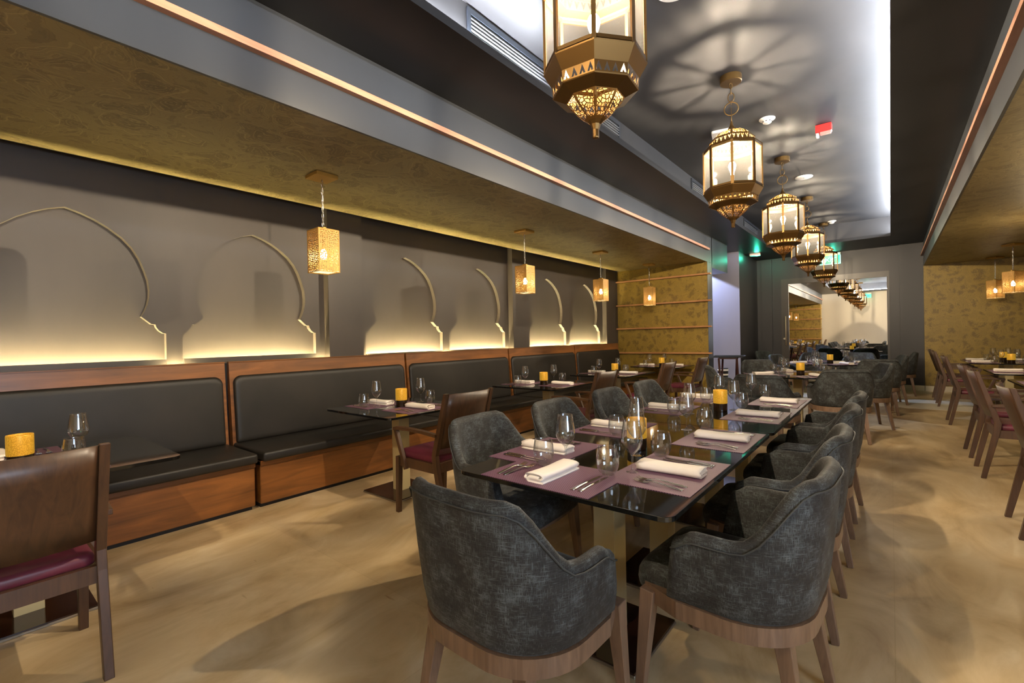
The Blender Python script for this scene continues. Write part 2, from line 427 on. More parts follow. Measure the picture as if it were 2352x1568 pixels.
# ------------------------------------------------------------------ room
H = 1.34
ZC, ZV, ZS = 3.24, 3.63, 2.73         # main ceiling, recessed ceiling, soffit underside
XL, XF, XR, XFR = -4.70, -2.71, 2.9, .57
YN, YD, YE = -1.35, 13.6, 9.30
def B(name, m, *a, **k):
    return struct(MB().box(*a, **k).build(name, m))
B('floor', MAT['floor'], -7.5, XR+.1, YN-.1, 14.2, -.1, 0)
B('trim_1', MAT['pale_stone'], -2.72, XR, 10.42, 11.78, 0, .002)            # pale stone strip in the floor
# main ceiling around the recess
cl = MB()
RX0, RX1, RY0, RY1 = -2.06, .02, -.95, 12.1
cl.box(XF-.35, RX0, YN-.1, 14.2, ZC, ZC+.06); cl.box(RX1, XFR+.3, YN-.1, 14.2, ZC, ZC+.06)
cl.box(RX0, RX1, YN-.1, RY0, ZC, ZC+.06); cl.box(RX0, RX1, RY1, 14.2, ZC, ZC+.06)
cl.box(XF-.6, XF-.35, YE+.3, 14.2, ZC, ZC+.06)
struct(cl.build('ceiling', MAT['ceiling']))
cv = MB()
cv.box(RX0-.4, RX1+.45, RY0-.35, RY1+.05, ZV, ZV+.05)
cv.box(RX0-.22, RX0-.16, RY0-.35, RY1+.05, ZC+.05, ZV); cv.box(RX1+.32, RX1+.38, RY0-.35, RY1+.05, ZC+.05, ZV)
cv.box(RX0-.2, RX1+.35, RY1, RY1+.05, ZC+.06, ZV); cv.box(RX0-.2, RX1+.35, RY0-.35, RY0-.3, ZC+.05, ZV)
struct(cv.build('ceiling', MAT['cove_ceiling']))
# soffits with fascia
def soffit(side):
    if side == 'left':
        s = MB().box(-4.55, XF-.02, YN, YE+.05, ZS, ZS+.05); x0, x1 = XF-.02, XF
        f = MB().box(x0, x1, YN, YE+.32, ZS-.004, ZC)
    else:
        s = MB().box(XFR+.02, XR, YN, YD-.05, ZS, ZS+.05)
        f = MB().box(XFR, XFR+.02, YN, YD-.02, ZS-.004, ZC)
    struct(s.build('ceiling', MAT['paper_ceiling'])); struct(f.build('trim_2' if side == 'left' else 'trim_3', MAT['fascia']))
soffit('left'); soffit('right')
B('trim_4', MAT['copper_trim'], XF, XF+.045, YN, YE+.02, 2.945, 2.985)
B('trim_5', MAT['copper_trim'], XFR-.045, XFR, YN, YD-.08, 2.945, 2.985)
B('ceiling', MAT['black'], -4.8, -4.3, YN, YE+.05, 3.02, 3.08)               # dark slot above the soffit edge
# left wall: recessed back, arched panel, piers
B('wall_left', MAT['taupe'], -4.83, -4.755, YN, YE, 0, 3.05)
HALF = [(.595, 1.05), (.595, 1.437), (.575, 1.44), (.548, 1.462), (.530, 1.49), (.524, 1.513), (.497, 1.515), (.432, 1.575), (.456, 1.62),
        (.476, 1.675), (.487, 1.73), (.490, 1.79), (.483, 1.87), (.461, 1.951), (.428, 2.045), (.385, 2.125), (.325, 2.197), (.245, 2.262), (.165, 2.312), (.085, 2.349), (0, 2.375)]
def arch(c):
    return [(c-y, z) for y, z in HALF] + [(c+y, z) for y, z in HALF[-2::-1]]
PIERS = [(-1.3, -.72), (2.589, 3.0), (5.684, 6.10), (8.79, YE)]
GROUPS = [(-.75, 2.62, (.59, 1.895)), (2.97, 5.72, (3.685, 5.0)), (6.05, 8.82, (6.77, 8.08))]
for y0, y1, cs in GROUPS:
    pts = [(y1, 1.05), (y1, 3.05), (y0, 3.05), (y0, 1.05)]
    for c in cs: pts += arch(c)
    struct(MB().prism(pts, -4.80, XL, 'x').build('wall_left', MAT['taupe']))
for y0, y1 in PIERS: B('wall_left', MAT['taupe'], -4.76, -4.60, y0, y1, 1.0, 3.05)
for i, c in enumerate((.59, 1.895, 3.685, 5.0, 6.77, 8.08)):
    B('trim_%d' % (6+i), MAT['taupe'], XL-.006, XL+.012, c-.59, c+.59, 1.05, 1.222 if i < 2 else 1.192)
B('trim_16', MAT['taupe'], -4.76, -4.611, -.72, 9.27, 1.06, 1.0995)            # ledge that carries the light strips
# end walls of the left alcove
def shelf_wall(name, ya, yb, side):
    B(name, MAT['paper'], -4.8, XF, min(ya, yb), max(ya, yb), 0, ZS+.02)
B('wall_back', MAT['paper'], -4.8, XF-.004, YE, YE+.28, 0, ZS)
B('trim_12', MAT['fascia'], XF-.004, XF, YE-.002, YE+.30, 0, ZS)
B('wall_near', MAT['paper'], -4.8, XF, YN+.3, -.75, 0, ZS)
def shelf(y0, y1, z, lab):
    o = MB().box(-4.68, XF+.07, y0, y1, z-.018, z+.012, .003, 1).build('wall_shelf', MAT['shelf_trim'])
    tag(o, lab, 'shelf', 'thin shelves on the far gold wallpaper wall'); return o
for z, l in ((2.495, 'topmost thin wooden ledge on the far gold wallpaper wall'), (1.985, 'second thin wooden ledge from the top on the far gold wallpaper wall'),
             (1.488, 'third thin wooden ledge from the top on the far gold wallpaper wall'), (.975, 'lowest thin wooden ledge on the far gold wallpaper wall')):
    shelf(YE-.07, YE, z, l)
for z in (2.495, 1.985, 1.488, .975): B('trim_13', MAT['shelf_trim'], -4.68, XF+.05, -.75, -.69, z-.018, z+.012)
# walls behind camera, right, door end
B('wall_front', MAT['white_wall'], -4.9, XR+.1, YN-.1, YN, 0, ZC+.1)
B('wall_right', MAT['taupe'], XR, XR+.1, YN, 14, 0, ZC)
B('wall_end', MAT['paper'], XFR, XR, 13.5, 13.7, 0, ZS+.02)
B('baseboard_end', MAT['pale_stone'], XFR-.0, XR, 13.48, 13.5, 0, .115)
# door wall
DX0, DX1, DZ = -2.16, -.01, 2.69
dw = MB()
dw.box(-2.9, DX0, YD, YD+.15, 0, ZC); dw.box(DX0, DX1, YD, YD+.15, DZ, ZC); dw.box(DX1, XFR+.05, YD, YD+.15, 0, ZC)
struct(dw.build('wall_end', MAT['dark_wall']))
B('wall_end', MAT['dark_wall'], .17, XFR+.02, YD-.06, YD, .12, ZC)
B('wall_end', MAT['dark_wall'], -2.60, -2.36, YD-.05, YD, 0, ZC-.03)
B('baseboard_end', MAT['pale_stone'], .17, XFR-.005, YD-.075, YD-.06, 0, .115)
B('baseboard_end', MAT['pale_stone'], DX1+.01, .17, YD-.015, YD, 0, .115)
# mirrored sliding door
dr = MB()
dr.box(DX0, DX0+.16, YD-.02, YD+.06, 0, DZ); dr.box(DX1-.045, DX1, YD-.02, YD+.06, 0, DZ); dr.box(DX0+.16, DX1-.045, YD-.02, YD+.06, DZ-.13, DZ); dr.box(DX0+.16, DX1-.045, YD-.02, YD+.06, 0, .10)
door = struct(dr.build('door_1', MAT['frame']))
MB().box(DX0+.16, DX1-.045, YD+.01, YD+.03, .10, DZ-.13).build('mirror_pane', MAT['mirror'], door)
hd = MB(); hx = DX0+.10
hd.tube([(hx, YD-.07, 1.0), (hx, YD-.07, 1.75)], .014, 12)
hd.tube([(hx, YD-.07, 1.1), (hx, YD-.02, 1.1)], .009, 8); hd.tube([(hx, YD-.07, 1.66), (hx, YD-.02, 1.66)], .009, 8)
hd.build('handle', MAT['handle'], door)
MB().tube([(hx-.035, YD-.02, 1.18), (hx-.035, YD-.045, 1.18)], .026, 14).build('lock', MAT['chrome'], door)
# side passage on the left, beyond the alcove
B('wall_side', MAT['fascia'], XF-.02, XF, 10.3, 10.72, 2.64, ZC)               # bulkhead over the opening
B('wall_side', MAT['fascia'], -5.5, XF-.001, YE+.28, 10.719, 2.641, 2.70)
B('wall_side', MAT['fascia'], XF-.02, XF, YE+.28, 10.3, 2.64, ZC)
B('wall_side', MAT['blue_wall'], -7.5, XF, 11.72, 11.734, 0, ZC)
B('wall_side', MAT['dark_wall'], XF-.06, XF, 11.735, YD, 0, ZC)
B('wall_side', MAT['white_wall'], -7.5, -7.4, YE, 11.8, 0, ZC)
B('wall_side', MAT['white_wall'], -7.5, -4.8, YE+.0, YE+.28, 0, ZC)
B('ceiling', MAT['ceiling'], -7.5, XF-.6, YE, 11.8, ZC, ZC+.06)

# daylight window on the right wall, beside the camera
B('window_1', MAT['white_plastic'], XR-.03, XR, -1.1, .9, .85, 2.45)
wp = struct(MB().box(XR-.036, XR-.03, -1.02, .82, .93, 2.37).build('window_1', MAT['sky_pane']))
# light strips (real fittings hidden in the coves)
def strip(name, m, *a, lab='', cat='light strip', grp=None):
    return tag(MB().box(*a).build(name, m), lab, cat, grp)
strip('light_strip', MAT['led_cool'], RX1+.10, RX1+.125, RY0, RY1-.05, ZC+.07, ZC+.085, lab='cool white strip light hidden in the right side of the ceiling recess')
strip('light_strip', MAT['led_cool'], RX0-.11, RX0-.085, RY0, 3.1, ZC+.07, ZC+.085, lab='cool white strip light hidden in the left near end of the ceiling recess')
strip('light_strip', MAT['led_cool'], RX0, RX1, RY0-.14, RY0-.115, ZC+.07, ZC+.085, lab='cool white strip light at the camera end of the ceiling recess')
for (y0, y1, cs), nm in zip(GROUPS, ('the two nearest wall arches', 'the middle pair of wall arches', 'the farthest pair of wall arches')):
    strip('light_strip', MAT['led_warm'], -4.730, -4.706, y0+.05, y1-.05, 1.10, 1.112, lab='warm yellow strip light glowing at the foot of '+nm, grp='warm strip lights behind the banquette')
for i, (y0, y1) in enumerate(((1.19, 1.30), (2.50, 2.585), (3.01, 3.09), (4.285, 4.40), (5.60, 5.68), (6.11, 6.17), (7.37, 7.48), (8.68, 8.785))):
    strip('light_strip', MAT['led_warm_dim'], -4.665, -4.64, y0, y1, 1.10, 1.112, lab='short warm strip light behind banquette at wall pillar %s' % ('between first and second arch', 'right of second arch', 'left of third arch', 'between third and fourth arch', 'right of fourth arch', 'left of fifth arch', 'between fifth and sixth arch', 'right of sixth arch')[i], grp='warm strip lights behind the banquette')

B('trim_14', MAT['black'], -4.612, -4.602, -.70, 9.26, 0, 1.168)              # black sheet added to block strip light leaking between the banquettes
B('trim_15', MAT['black'], -4.565, -4.55, YN, YE, ZS+.001, ZS+.09)  # black strip added to keep the soffit edge from catching the strip light
# ------------------------------------------------------------------ banquettes
def bench(y0, y1, label):
    t = thing('banquette', label, 'bench', (0, y0, 0), 0, 'leather and wood banquette units along the arched wall')
    L = y1-y0
    MB().box(-4.45, -3.97, .008, L-.008, .035, .385, .006, 1).build('base_panel', MAT['bench_wood'], t)
    MB().box(-4.45, -3.955, .008, L-.008, .345, .385, .004, 1).build('top_rail', MAT['bench_wood'], t)
    MB().box(-4.43, -4.01, .02, L-.02, 0, .035).build('plinth', MAT['black'], t)
    MB().box(-4.53, -3.895, .006, L-.006, .387, .465, .022, 3).build('seat_cushion', MAT['leather'], t, smooth=True)
    # reclined back board
    b = MB()
    A = [(-4.50, .39), (-4.565, 1.172), (-4.598, 1.172), (-4.598, .39)]
    b.prism(A, .004, L-.004, 'y'); b.build('back_board', MAT['bench_wood'], t)
    MB().box(-4.60, -4.558, .002, L-.002, 1.172, 1.182).build('cap', MAT['bench_wood'], t)
    # padded back, rounded upper corners
    p = MB(); oy0, oy1 = .03, L-.03; z0, z1 = .462, 1.055; r = .07
    out = rrect(oy0, oy1, z0, z1, r, 8, (.25, 1, 1, .25))
    cy, cz = (oy0+oy1)/2, (z0+z1)/2
    def X(z): return -4.505-(z-.39)*.083
    rows = []
    for d, inset in ((-.004, 0), (.018, .0), (.030, .008), (.036, .022), (.038, .05)):
        rows.append([(X(cz+(z-cz)*(1-inset/.3))+d, cy+(y-cy)*(1-inset/(L/2)), cz+(z-cz)*(1-inset/.3)) for y, z in out])
    R = p.grid(rows, True, True)
    f = p.b.faces.new(R[-1]); f.smooth = True
    p.build('back_cushion', MAT['leather'], t)
    return t
BY = [(-.70, 1.575), (1.60, 3.53), (3.55, 5.49), (5.51, 7.42), (7.435, 9.22)]
BL = ['nearest black leather banquette unit at the left edge', 'second black leather banquette unit from the left', 'third black leather banquette unit from the left',
      'fourth black leather banquette unit from the left', 'farthest black leather banquette unit beside the wallpaper wall']
for (a, b), l in zip(BY, BL): bench(a, b, l)

# ------------------------------------------------------------------ tables
def pedestal(t, x, y, pw=.40, pd=.42):
    """champagne column on a dark plate with a steel rim"""
    MB().box(x-.052, x+.052, y-.055, y+.055, .018, .728, .002, 1).build('pedestal', MAT['champagne'], t)
    p = MB().box(x-pw/2, x+pw/2, y-pd/2, y+pd/2, .012, .02).build('base_plate', MAT['plate_dark'], t)
    MB().box(x-pw/2-.004, x+pw/2+.004, y-pd/2-.004, y+pd/2+.004, .0, .0125, .002, 1).build('base_rim', MAT['plate_edge'], p)
def rect_table(x0, x1, y0, y1, peds, label, group=None, r=.045):
    cx, cy = (x0+x1)/2, (y0+y1)/2
    t = thing('dining_table', label, 'table', (cx, cy, 0), 0, group)
    MB().prism(rrect(x0-cx, x1-cx, y0-cy, y1-cy, r), .732, .75, 'z').build('tabletop', MAT['black_glass'], t, bevel=.003)
    MB().box(-.22, .22, (y0-cy)*.55, (y1-cy)*.55, .718, .7315).build('underframe', MAT['black'], t)
    for px, py, pw, pd in peds: pedestal(t, px-cx, py-cy, pw, pd)
    return t
TX0, TX1 = -1.525, -.55
rect_table(TX0, TX1, 1.46, 3.055, [(-1.0, 1.90, .42, .44), (-1.0, 2.52, .42, .44)], 'near half of the long black glass table in the middle', 'black glass tables')
rect_table(TX0+.01, TX1+.01, 3.058, 4.86, [(-1.0, 3.5, .42, .44), (-1.0, 4.35, .42, .44)], 'far half of the long black glass table in the middle', 'black glass tables')
LT = [(-.30, .80, .25, 'leftmost small black glass table behind the nearest wooden chair'), (2.12, 3.02, 2.57, 'second small black glass table along the banquette from the left'),
      (4.31, 5.42, 4.88, 'third small black glass table along the banquette from the left'), (6.12, 7.27, 6.78, 'fourth small black glass table along the banquette from the left'),
      (8.28, 9.21, 8.74, 'small black glass table beside the far wallpaper wall')]
for y0, y1, cy, l in LT:
    rect_table(-3.87, -2.94, y0, y1, [(-3.40, cy, .48, .46)], l, 'black glass tables')
RTs = [(11.0, 12.42, 11.7, 'farthest right black glass table by the gold wallpaper wall'), (8.55, 9.55, 9.05, 'middle black glass table on the right side'), (5.9, 7.74, 6.8, 'nearest black glass table at the right edge')]
for y0, y1, cy, l in RTs:
    rect_table(1.03, 2.05, y0, y1, [(1.55, cy-.25, .42, .42), (1.55, cy+.25, .42, .42)] if y1-y0 > 1.2 else [(1.55, cy, .42, .42)], l, 'black glass tables')
def round_table(x, y, r, label):
    t = thing('round_table', label, 'table', (x, y, 0), 0, 'round black glass tables')
    MB().lathe([(0, .732), (r-.004, .732), (r, .736), (r, .746), (r-.004, .75), (0, .75)], 56, smooth=False).build('tabletop', MAT['black_glass'], t)
    MB().box(-.25, .25, -.25, .25, .718, .7315).build('underframe', MAT['black'], t)
    pedestal(t, 0, 0, .5, .5); return t
ROUND = [(-1.02, 7.62, .68), (-.92, 10.55, .74)]
round_table(*ROUND[0], 'nearer round black glass table beyond the long table')
round_table(*ROUND[1], 'farther round black glass table in front of the mirror door')

# ------------------------------------------------------------------ tub armchair (faces local +y)
def tub_path():
    """plan of the wrap-around shell: right arm front -> back -> left arm front (x, y, outward normal)"""
    w, yb, yf, R = .302, -.265, .105, .225
    P = []
    for k in range(9): P.append((w, yf+(yb+R-yf)*k/8, 1, 0))
    for k in range(1, 11):
        a = PI/2*k/10; P.append((w-R+R*math.cos(a), yb+R-R*math.sin(a), math.cos(a), -math.sin(a)))
    for k in range(1, 6): P.append(((w-R)*(1-2*k/6), yb, 0, -1))
    P2 = [(-x, y, -nx, ny) for x, y, nx, ny in P[:19]]
    return P[:19]+P[19:]+P2[::-1]
def sm(t): t = max(0, min(1, t)); return t*t*(3-2*t)
def make_tub():
    t = thing('tub_armchair', '', 'chair', group='dark fabric tub armchairs')
    P = tub_path(); s = [0]
    for i in range(1, len(P)): s.append(s[-1]+math.hypot(P[i][0]-P[i-1][0], P[i][1]-P[i-1][1]))
    tot = s[-1]; z0 = .43; th = .05
    def top(i):
        q = min(s[i], tot-s[i])             # distance from arm front
        a = .655+.035*sm(q/.07)
        return a+(.888-.69)*sm((q-.20)/.19)
    rows = []; edge = []
    for i, (x, y, nx, ny) in enumerate(P):
        zt = top(i); q = min(s[i], tot-s[i]); row = []
        fr = .035*(1-sm(q/.12))
        def pt(off, z):
            lean = .06*(z-z0)/(.5)
            o = off+lean
            k = (zt-z)/(zt-z0)
            return (x+nx*o, y+ny*o+fr*k, z)
        for off, z in ((-.012, z0), (.0, z0+.012), (.006, z0+.08), (.006, z0+(zt-z0)*.5), (.0, zt-.035), (-.006, zt-.014), (-.02, zt-.002), (-.034, zt-.002), (-.048, zt-.014), (-.052, zt-.035), (-.056, z0+(zt-z0)*.5), (-.06, z0+.08), (-.06, z0)):
            row.append(pt(off, z))
        rows.append(row); edge.append(pt(.0045, zt-.032))
    b = MB(); R = b.grid(rows, True)
    for e in (R[0], R[-1]):
        f = b.b.faces.new(e); f.smooth = False
    for i in range(len(R)-1): b.b.faces.new((R[i][0], R[i+1][0], R[i+1][-1], R[i][-1]))
    sh = b.build('shell', MAT['fabric'], t)
    MB().tube(edge, .0032, 6).build('piping', MAT['seam'], sh)
    # seat cushion
    c = MB(); out = rrect(-.245, .245, -.20, .30, .075, 6)
    rows = []
    for z, k in ((.402, .96), (.412, .995), (.435, 1.01), (.462, 1.0), (.482, .965), (.492, .90), (.498, .78), (.50, .5)):
        rows.append([(x*k, .04+(y-.04)*k, z-(.012 if y > .2 else 0)*(k > .9)) for x, y in out])
    Rr = c.grid(rows, True, True); c.b.faces.new(Rr[-1]).smooth = True; c.b.faces.new(Rr[0])
    c.build('seat', MAT['fabric'], t)
    # curved wooden apron
    ol = [(x+nx*.004, y+ny*.004) for x, y, nx, ny in P]+[(-.25, .245), (-.16, .278), (0, .286), (.16, .278), (.25, .245)]
    MB().prism(ol, .372, .431, 'z').build('seat_frame', MAT['tub_wood'], t)
    for sx, sy in ((1, 1), (-1, 1), (1, -1), (-1, -1)):
        top_ = (sx*(.258 if sy > 0 else .186), .222 if sy > 0 else -.186, .42); bot = (sx*(.272 if sy > 0 else .228), .262 if sy > 0 else -.258, 0)
        MB().bar(top_, bot, .058, .03, .052, .03).build('leg', MAT['tub_wood'], t, bevel=.003)
    return t
TG = 'dark fabric tub armchairs'
def tub(x, y, face, label):
    """face = direction (dx,dy) the chair looks"""
    return place('tub', make_tub, (x, y, 0), math.atan2(face[1], face[0])-PI/2, label, TG)
tub(-1.02, 1.25, (.03, 1), 'dark fabric tub armchair at the near head of the long table')
for y, a, l in ((1.86, .06, 'nearest dark tub armchair on the aisle side of the long table'), (2.62, 0, 'second dark tub armchair from the near end, aisle side of long table'),
                (3.45, -.03, 'third dark tub armchair from the near end, aisle side of long table'), (4.22, .03, 'fourth dark tub armchair from the near end, aisle side of long table')):
    tub(-.455, y, (-1, a), l)
for y, a, l in ((2.02, .05, 'nearest dark tub armchair on the banquette side of the long table'), (2.79, 0, 'second dark tub armchair from the near end, banquette side of long table'),
                (3.63, 0, 'third dark tub armchair from the near end, banquette side of long table'), (4.43, 0, 'fourth dark tub armchair from the near end, banquette side of long table')):
    tub(-1.655, y, (1, a), l)
for x, y, f, l in ((-1.10, 5.86, (.1, 1), 'dark tub armchair between the long table and the nearer round table'), (-.50, 7.02, (-.32, .95), 'dark tub armchair at the near right of the nearer round table'),
                   (-.30, 8.15, (-1, -.35), 'dark tub armchair at the far right of the nearer round table'), (-1.62, 8.55, (.6, -.8), 'dark tub armchair at the far left of the nearer round table'),
                   (-1.78, 7.05, (1, .4), 'dark tub armchair at the near left of the nearer round table'),
                   (-.20, 9.60, (-.22, 1), 'dark tub armchair at the near right of the farther round table'), (-.08, 10.95, (-1, -.2), 'dark tub armchair at the far right of the farther round table'),
                   (-1.62, 10.85, (1, -.3), 'dark tub armchair at the left of the farther round table'), (-1.25, 11.85, (.2, -1), 'dark tub armchair at the far left of the farther round table, facing the room'),
                   (-.55, 11.9, (-.2, -1), 'dark tub armchair at the far side of the farther round table, mirror behind'),
                   (.12, 12.55, (-1, 0), 'dark tub armchair standing alone by the dark pillar right of the mirror'), (-2.28, 12.9, (1, -.5), 'dark tub armchair standing by the wall left of the mirror door')):
    tub(x, y, f, l)

# ------------------------------------------------------------------ wooden armchair (faces local +y)
def make_wood():
    t = thing('wooden_armchair', '', 'chair', group='wooden armchairs with burgundy seats')
    W = .235; mt = MAT['chair_wood']
    for sx in (1, -1):
        b = MB()
        pts = [(-.30, 0), (-.215, .42), (-.205, .50), (-.335, .955)]
        # one continuous rear post, kinked at the seat
        w = [.034, .046, .046, .030]; rows = []
        for (y, z), q in zip(pts, w): rows.append([(sx*W-.017, y-q/2, z), (sx*W+.017, y-q/2, z), (sx*W+.017, y+q/2, z), (sx*W-.017, y+q/2, z)])
        R = b.grid(rows, False, True); b.b.faces.new(R[0][::-1]); b.b.faces.new(R[-1]); b.build('rear_post', mt, t, bevel=.003)
        MB().bar((sx*W, .215, .44), (sx*W, .235, 0), .042, .034, .042, .034).build('front_leg', mt, t, bevel=.003)
        a = MB()   # arm: flat rail and a raked support that runs back down to the seat rail
        rows = []
        for y, z, ww in ((-.245, .652, .034), (-.10, .664, .04), (.06, .668, .044), (.20, .664, .046), (.235, .658, .046)):
            rows.append([(sx*(W+.02)-ww/2, y, z-.012), (sx*(W+.02)+ww/2, y, z-.012), (sx*(W+.02)+ww/2, y, z+.012), (sx*(W+.02)-ww/2, y, z+.012)])
        R = a.grid(rows, False, True); a.b.faces.new(R[0][::-1]); a.b.faces.new(R[-1])
        ar = a.build('armrest', mt, t, bevel=.003)
        MB().bar((sx*(W+.025), .215, .652), (sx*(W+.025), .10, .36), .03, .03, .034, .03).build('arm_support', mt, ar, bevel=.004)
        MB().bar((sx*W, -.215, .405), (sx*W, .215, .405), .026, .026, .07, .07).build('side_rail', mt, t)
    MB().bar((-W, -.215, .405), (W, -.215, .405), .026, .026, .07, .07).build('rear_rail', mt, t)
    MB().bar((-W, .215, .405), (W, .215, .405), .026, .026, .07, .07).build('front_rail', mt, t)
    b = MB(); rows = []
    for side in (0, 1):
        pass
    def bp(u, v, o):
        z = .545+.405*v; y = -.218-(z-.50)*.286+.0
        cv = .035*(1-(2*u-1)**2)
        return (-W+.015+(2*W-.03)*u, y-cv+o+(.012), z+.012*(1-(2*u-1)**2)*v*0)
    n = 10
    f_ = [[bp(i/n, j/4, .008) for i in range(n+1)] for j in range(5)]
    g_ = [[bp(i/n, j/4, -.008) for i in range(n+1)] for j in range(5)]
    A = b.grid(f_, True); Bk = b.grid(g_, True)
    for i in range(n):
        b.b.faces.new((A[0][i], A[0][i+1], Bk[0][i+1], Bk[0][i])); b.b.faces.new((A[-1][i], A[-1][i+1], Bk[-1][i+1], Bk[-1][i]))
    for j in range(4):
        b.b.faces.new((A[j][0], A[j+1][0], Bk[j+1][0], Bk[j][0])); b.b.faces.new((A[j][-1], A[j+1][-1], Bk[j+1][-1], Bk[j][-1]))
    b.build('backrest', mt, t)
    c = MB(); out = rrect(-.222, .222, -.20, .245, .035, 5); rows = []
    for z, k in ((.438, .985), (.446, 1), (.468, 1), (.482, .975), (.49, .9), (.494, .6)):
        rows.append([(x*k, .02+(y-.02)*k, z) for x, y in out])
    Rr = c.grid(rows, True, True); c.b.faces.new(Rr[-1]).smooth = True; c.b.faces.new(Rr[0]); c.build('seat', MAT['vinyl'], t)
    return t
WG = 'wooden armchairs with burgundy seats'
for y, l in ((.165, 'nearest wooden armchair seen from behind at the left edge'), (2.47, 'wooden armchair with burgundy seat at the second banquette table'),
             (4.64, 'wooden armchair with burgundy seat at the third banquette table'), (6.50, 'wooden armchair with burgundy seat at the fourth banquette table'),
             (8.05, 'wooden armchair with burgundy seat nearest the far wallpaper wall')):
    place('wood', make_wood, (-2.765, y, 0), PI/2, l, WG)
for y, l in ((12.03, 'farthest wooden armchair on the right, by the gold wallpaper wall'), (11.12, 'second farthest wooden armchair on the right'), (9.1, 'wooden armchair at the middle right table'),
             (6.95, 'second wooden armchair at the nearest right table'), (6.10, 'first wooden armchair at the nearest right table'), (4.52, 'wooden armchair cut off by the right edge of the view')):
    place('wood', make_wood, (.93, y, 0), -PI/2, l, WG)

# ------------------------------------------------------------------ place settings
def make_mat():
    return tag(MB().box(-.265, .265, -.18, .18, 0, .0022).build('placemat', MAT['mat']), '', 'placemat', 'plum woven placemats')
def make_napkin():
    """linen folded into a flat roll: one thick sheet wound round, layers open at the ends"""
    P = [(.042, .0045), (.0, .0040), (-.030, .0045)]
    P += [(-.030-.0145*math.sin(PI*k/8), .019-.0145*math.cos(PI*k/8)) for k in range(1, 9)]
    P += [(-.005, .035), (.028, .0335)]
    P += [(.028+.0095*math.sin(PI*k/6), .024+.0095*math.cos(PI*k/6)) for k in range(1, 7)]
    P += [(.0, .0140), (-.022, .0145)]
    P += [(-.022-.005*math.sin(PI*k/5), .0195-.005*math.cos(PI*k/5)) for k in range(1, 6)]
    P += [(.022, .0245)]
    h = .0040; L = []; Rr = []
    for i, (x, z) in enumerate(P):
        ax, az = P[max(i-1, 0)]; bx, bz = P[min(i+1, len(P)-1)]; d = math.hypot(bx-ax, bz-az); nx, nz = -(bz-az)/d, (bx-ax)/d
        L.append((x+nx*h, z+nz*h)); Rr.append((x-nx*h, z-nz*h))
    out = L+Rr[::-1]; n = len(P); t = MB(); rows = []
    for j in range(11):
        q = j/10; y = -.135+.27*q; w = .0035*math.sin(q*4.3+.6); sq = 1.0-.06*(1-abs(2*q-1)**4)+.03*math.sin(q*9)
        rows.append([(x*1.04+w, y+.004*math.sin(z*300), max(z*sq, .0004)) for x, z in out])
    R = t.grid(rows, True, True)
    for e in (R[0], R[-1]):
        for i in range(n-1): t.b.faces.new((e[i], e[i+1], e[2*n-2-i], e[2*n-1-i]))
    return tag(t.build('napkin', MAT['linen']), '', 'napkin', 'folded white napkins')
def strip3(b, secs, th):
    rows = []
    for y, w, z in secs: rows.append([(-w, y, z), (w, y, z), (w*.8, y, z+th), (-w*.8, y, z+th)])
    R = b.grid(rows, True, True); b.b.faces.new(R[0][::-1]); b.b.faces.new(R[-1])
def make_fork():
    b = MB()
    strip3(b, [(-.105, .0085, .001), (-.095, .0092, .001), (-.05, .0062, .006), (.0, .0038, .010), (.025, .0036, .009), (.038, .009, .004), (.052, .0125, .002), (.060, .0125, .002)], .0026)
    for k in range(4):
        x = -.0103+.00687*k
        bq = [(x, .058, .0022), (x, .08, .0035), (x, .100, .0085)]
        for i in range(2): b.bar(bq[i], bq[i+1], .0042 if i == 0 else .0036, .0036 if i == 0 else .0018, .0022, .0018)
    return tag(b.build('fork', MAT['steel']), '', 'fork', 'steel forks')
def make_knife():
    b = MB()
    strip3(b, [(-.115, .0085, 0), (-.10, .0095, 0), (-.06, .007, .001), (-.01, .0055, .001), (.0, .0065, .001)], .0055)
    rows = []
    for y, w0, w1 in ((-.002, -.0055, .0055), (.03, -.0085, .007), (.07, -.009, .007), (.10, -.006, .007), (.115, .002, .006)):
        rows.append([(w0, y, .0015), (w1, y, .001), (w1, y, .0032), (w0, y, .002)])
    R = b.grid(rows, False, True); b.b.faces.new(R[-1]); b.b.faces.new(R[0][::-1])
    return tag(b.build('knife', MAT['steel']), '', 'knife', 'steel knives')
def make_wine():
    t = thing('wine_glass', '', 'glass', group='stemmed wine glasses')
    o = [(.0345, .226), (.0385, .197), (.0430, .167), (.0455, .147), (.0460, .137), (.0440, .126), (.035, .108), (.022, .092), (.011, .081), (.0055, .074)]
    i_ = [(r-.0012 if r > .01 else max(r-.004, 0), z+(.0 if z > .1 else .004)) for r, z in o]
    MB().lathe(o+[], 32).lathe([(o[0][0], o[0][1]), (o[0][0]-.0006, o[0][1]+.0012), (o[0][0]-.0014, o[0][1])]+[(max(r, .0005), z) for r, z in i_[1:]], 32).build('bowl', MAT['glass'], t)
    MB().lathe([(.006, .076), (.0042, .066), (.0036, .045), (.0038, .020), (.0065, .009), (.016, .004), (.029, .0016), (.0325, .001), (.0325, 0), (0, 0)], 28).build('stem', MAT['glass'], t)
    return t
def make_tumbler():
    o = [(0, 0), (.020, .0), (.028, .004), (.038, .016), (.045, .034), (.048, .052), (.0475, .072), (.0445, .095), (.0405, .118)]
    b = MB().lathe(o, 32); b.lathe([(.0405, .118), (.0398, .1192), (.039, .118)]+[(max(r-.0016, .0005), max(z, .009)) for r, z in o[::-1][1:-1]]+[(0, .009)], 32)
    return tag(b.build('tumbler', MAT['glass']), '', 'glass', 'stemless tumblers')
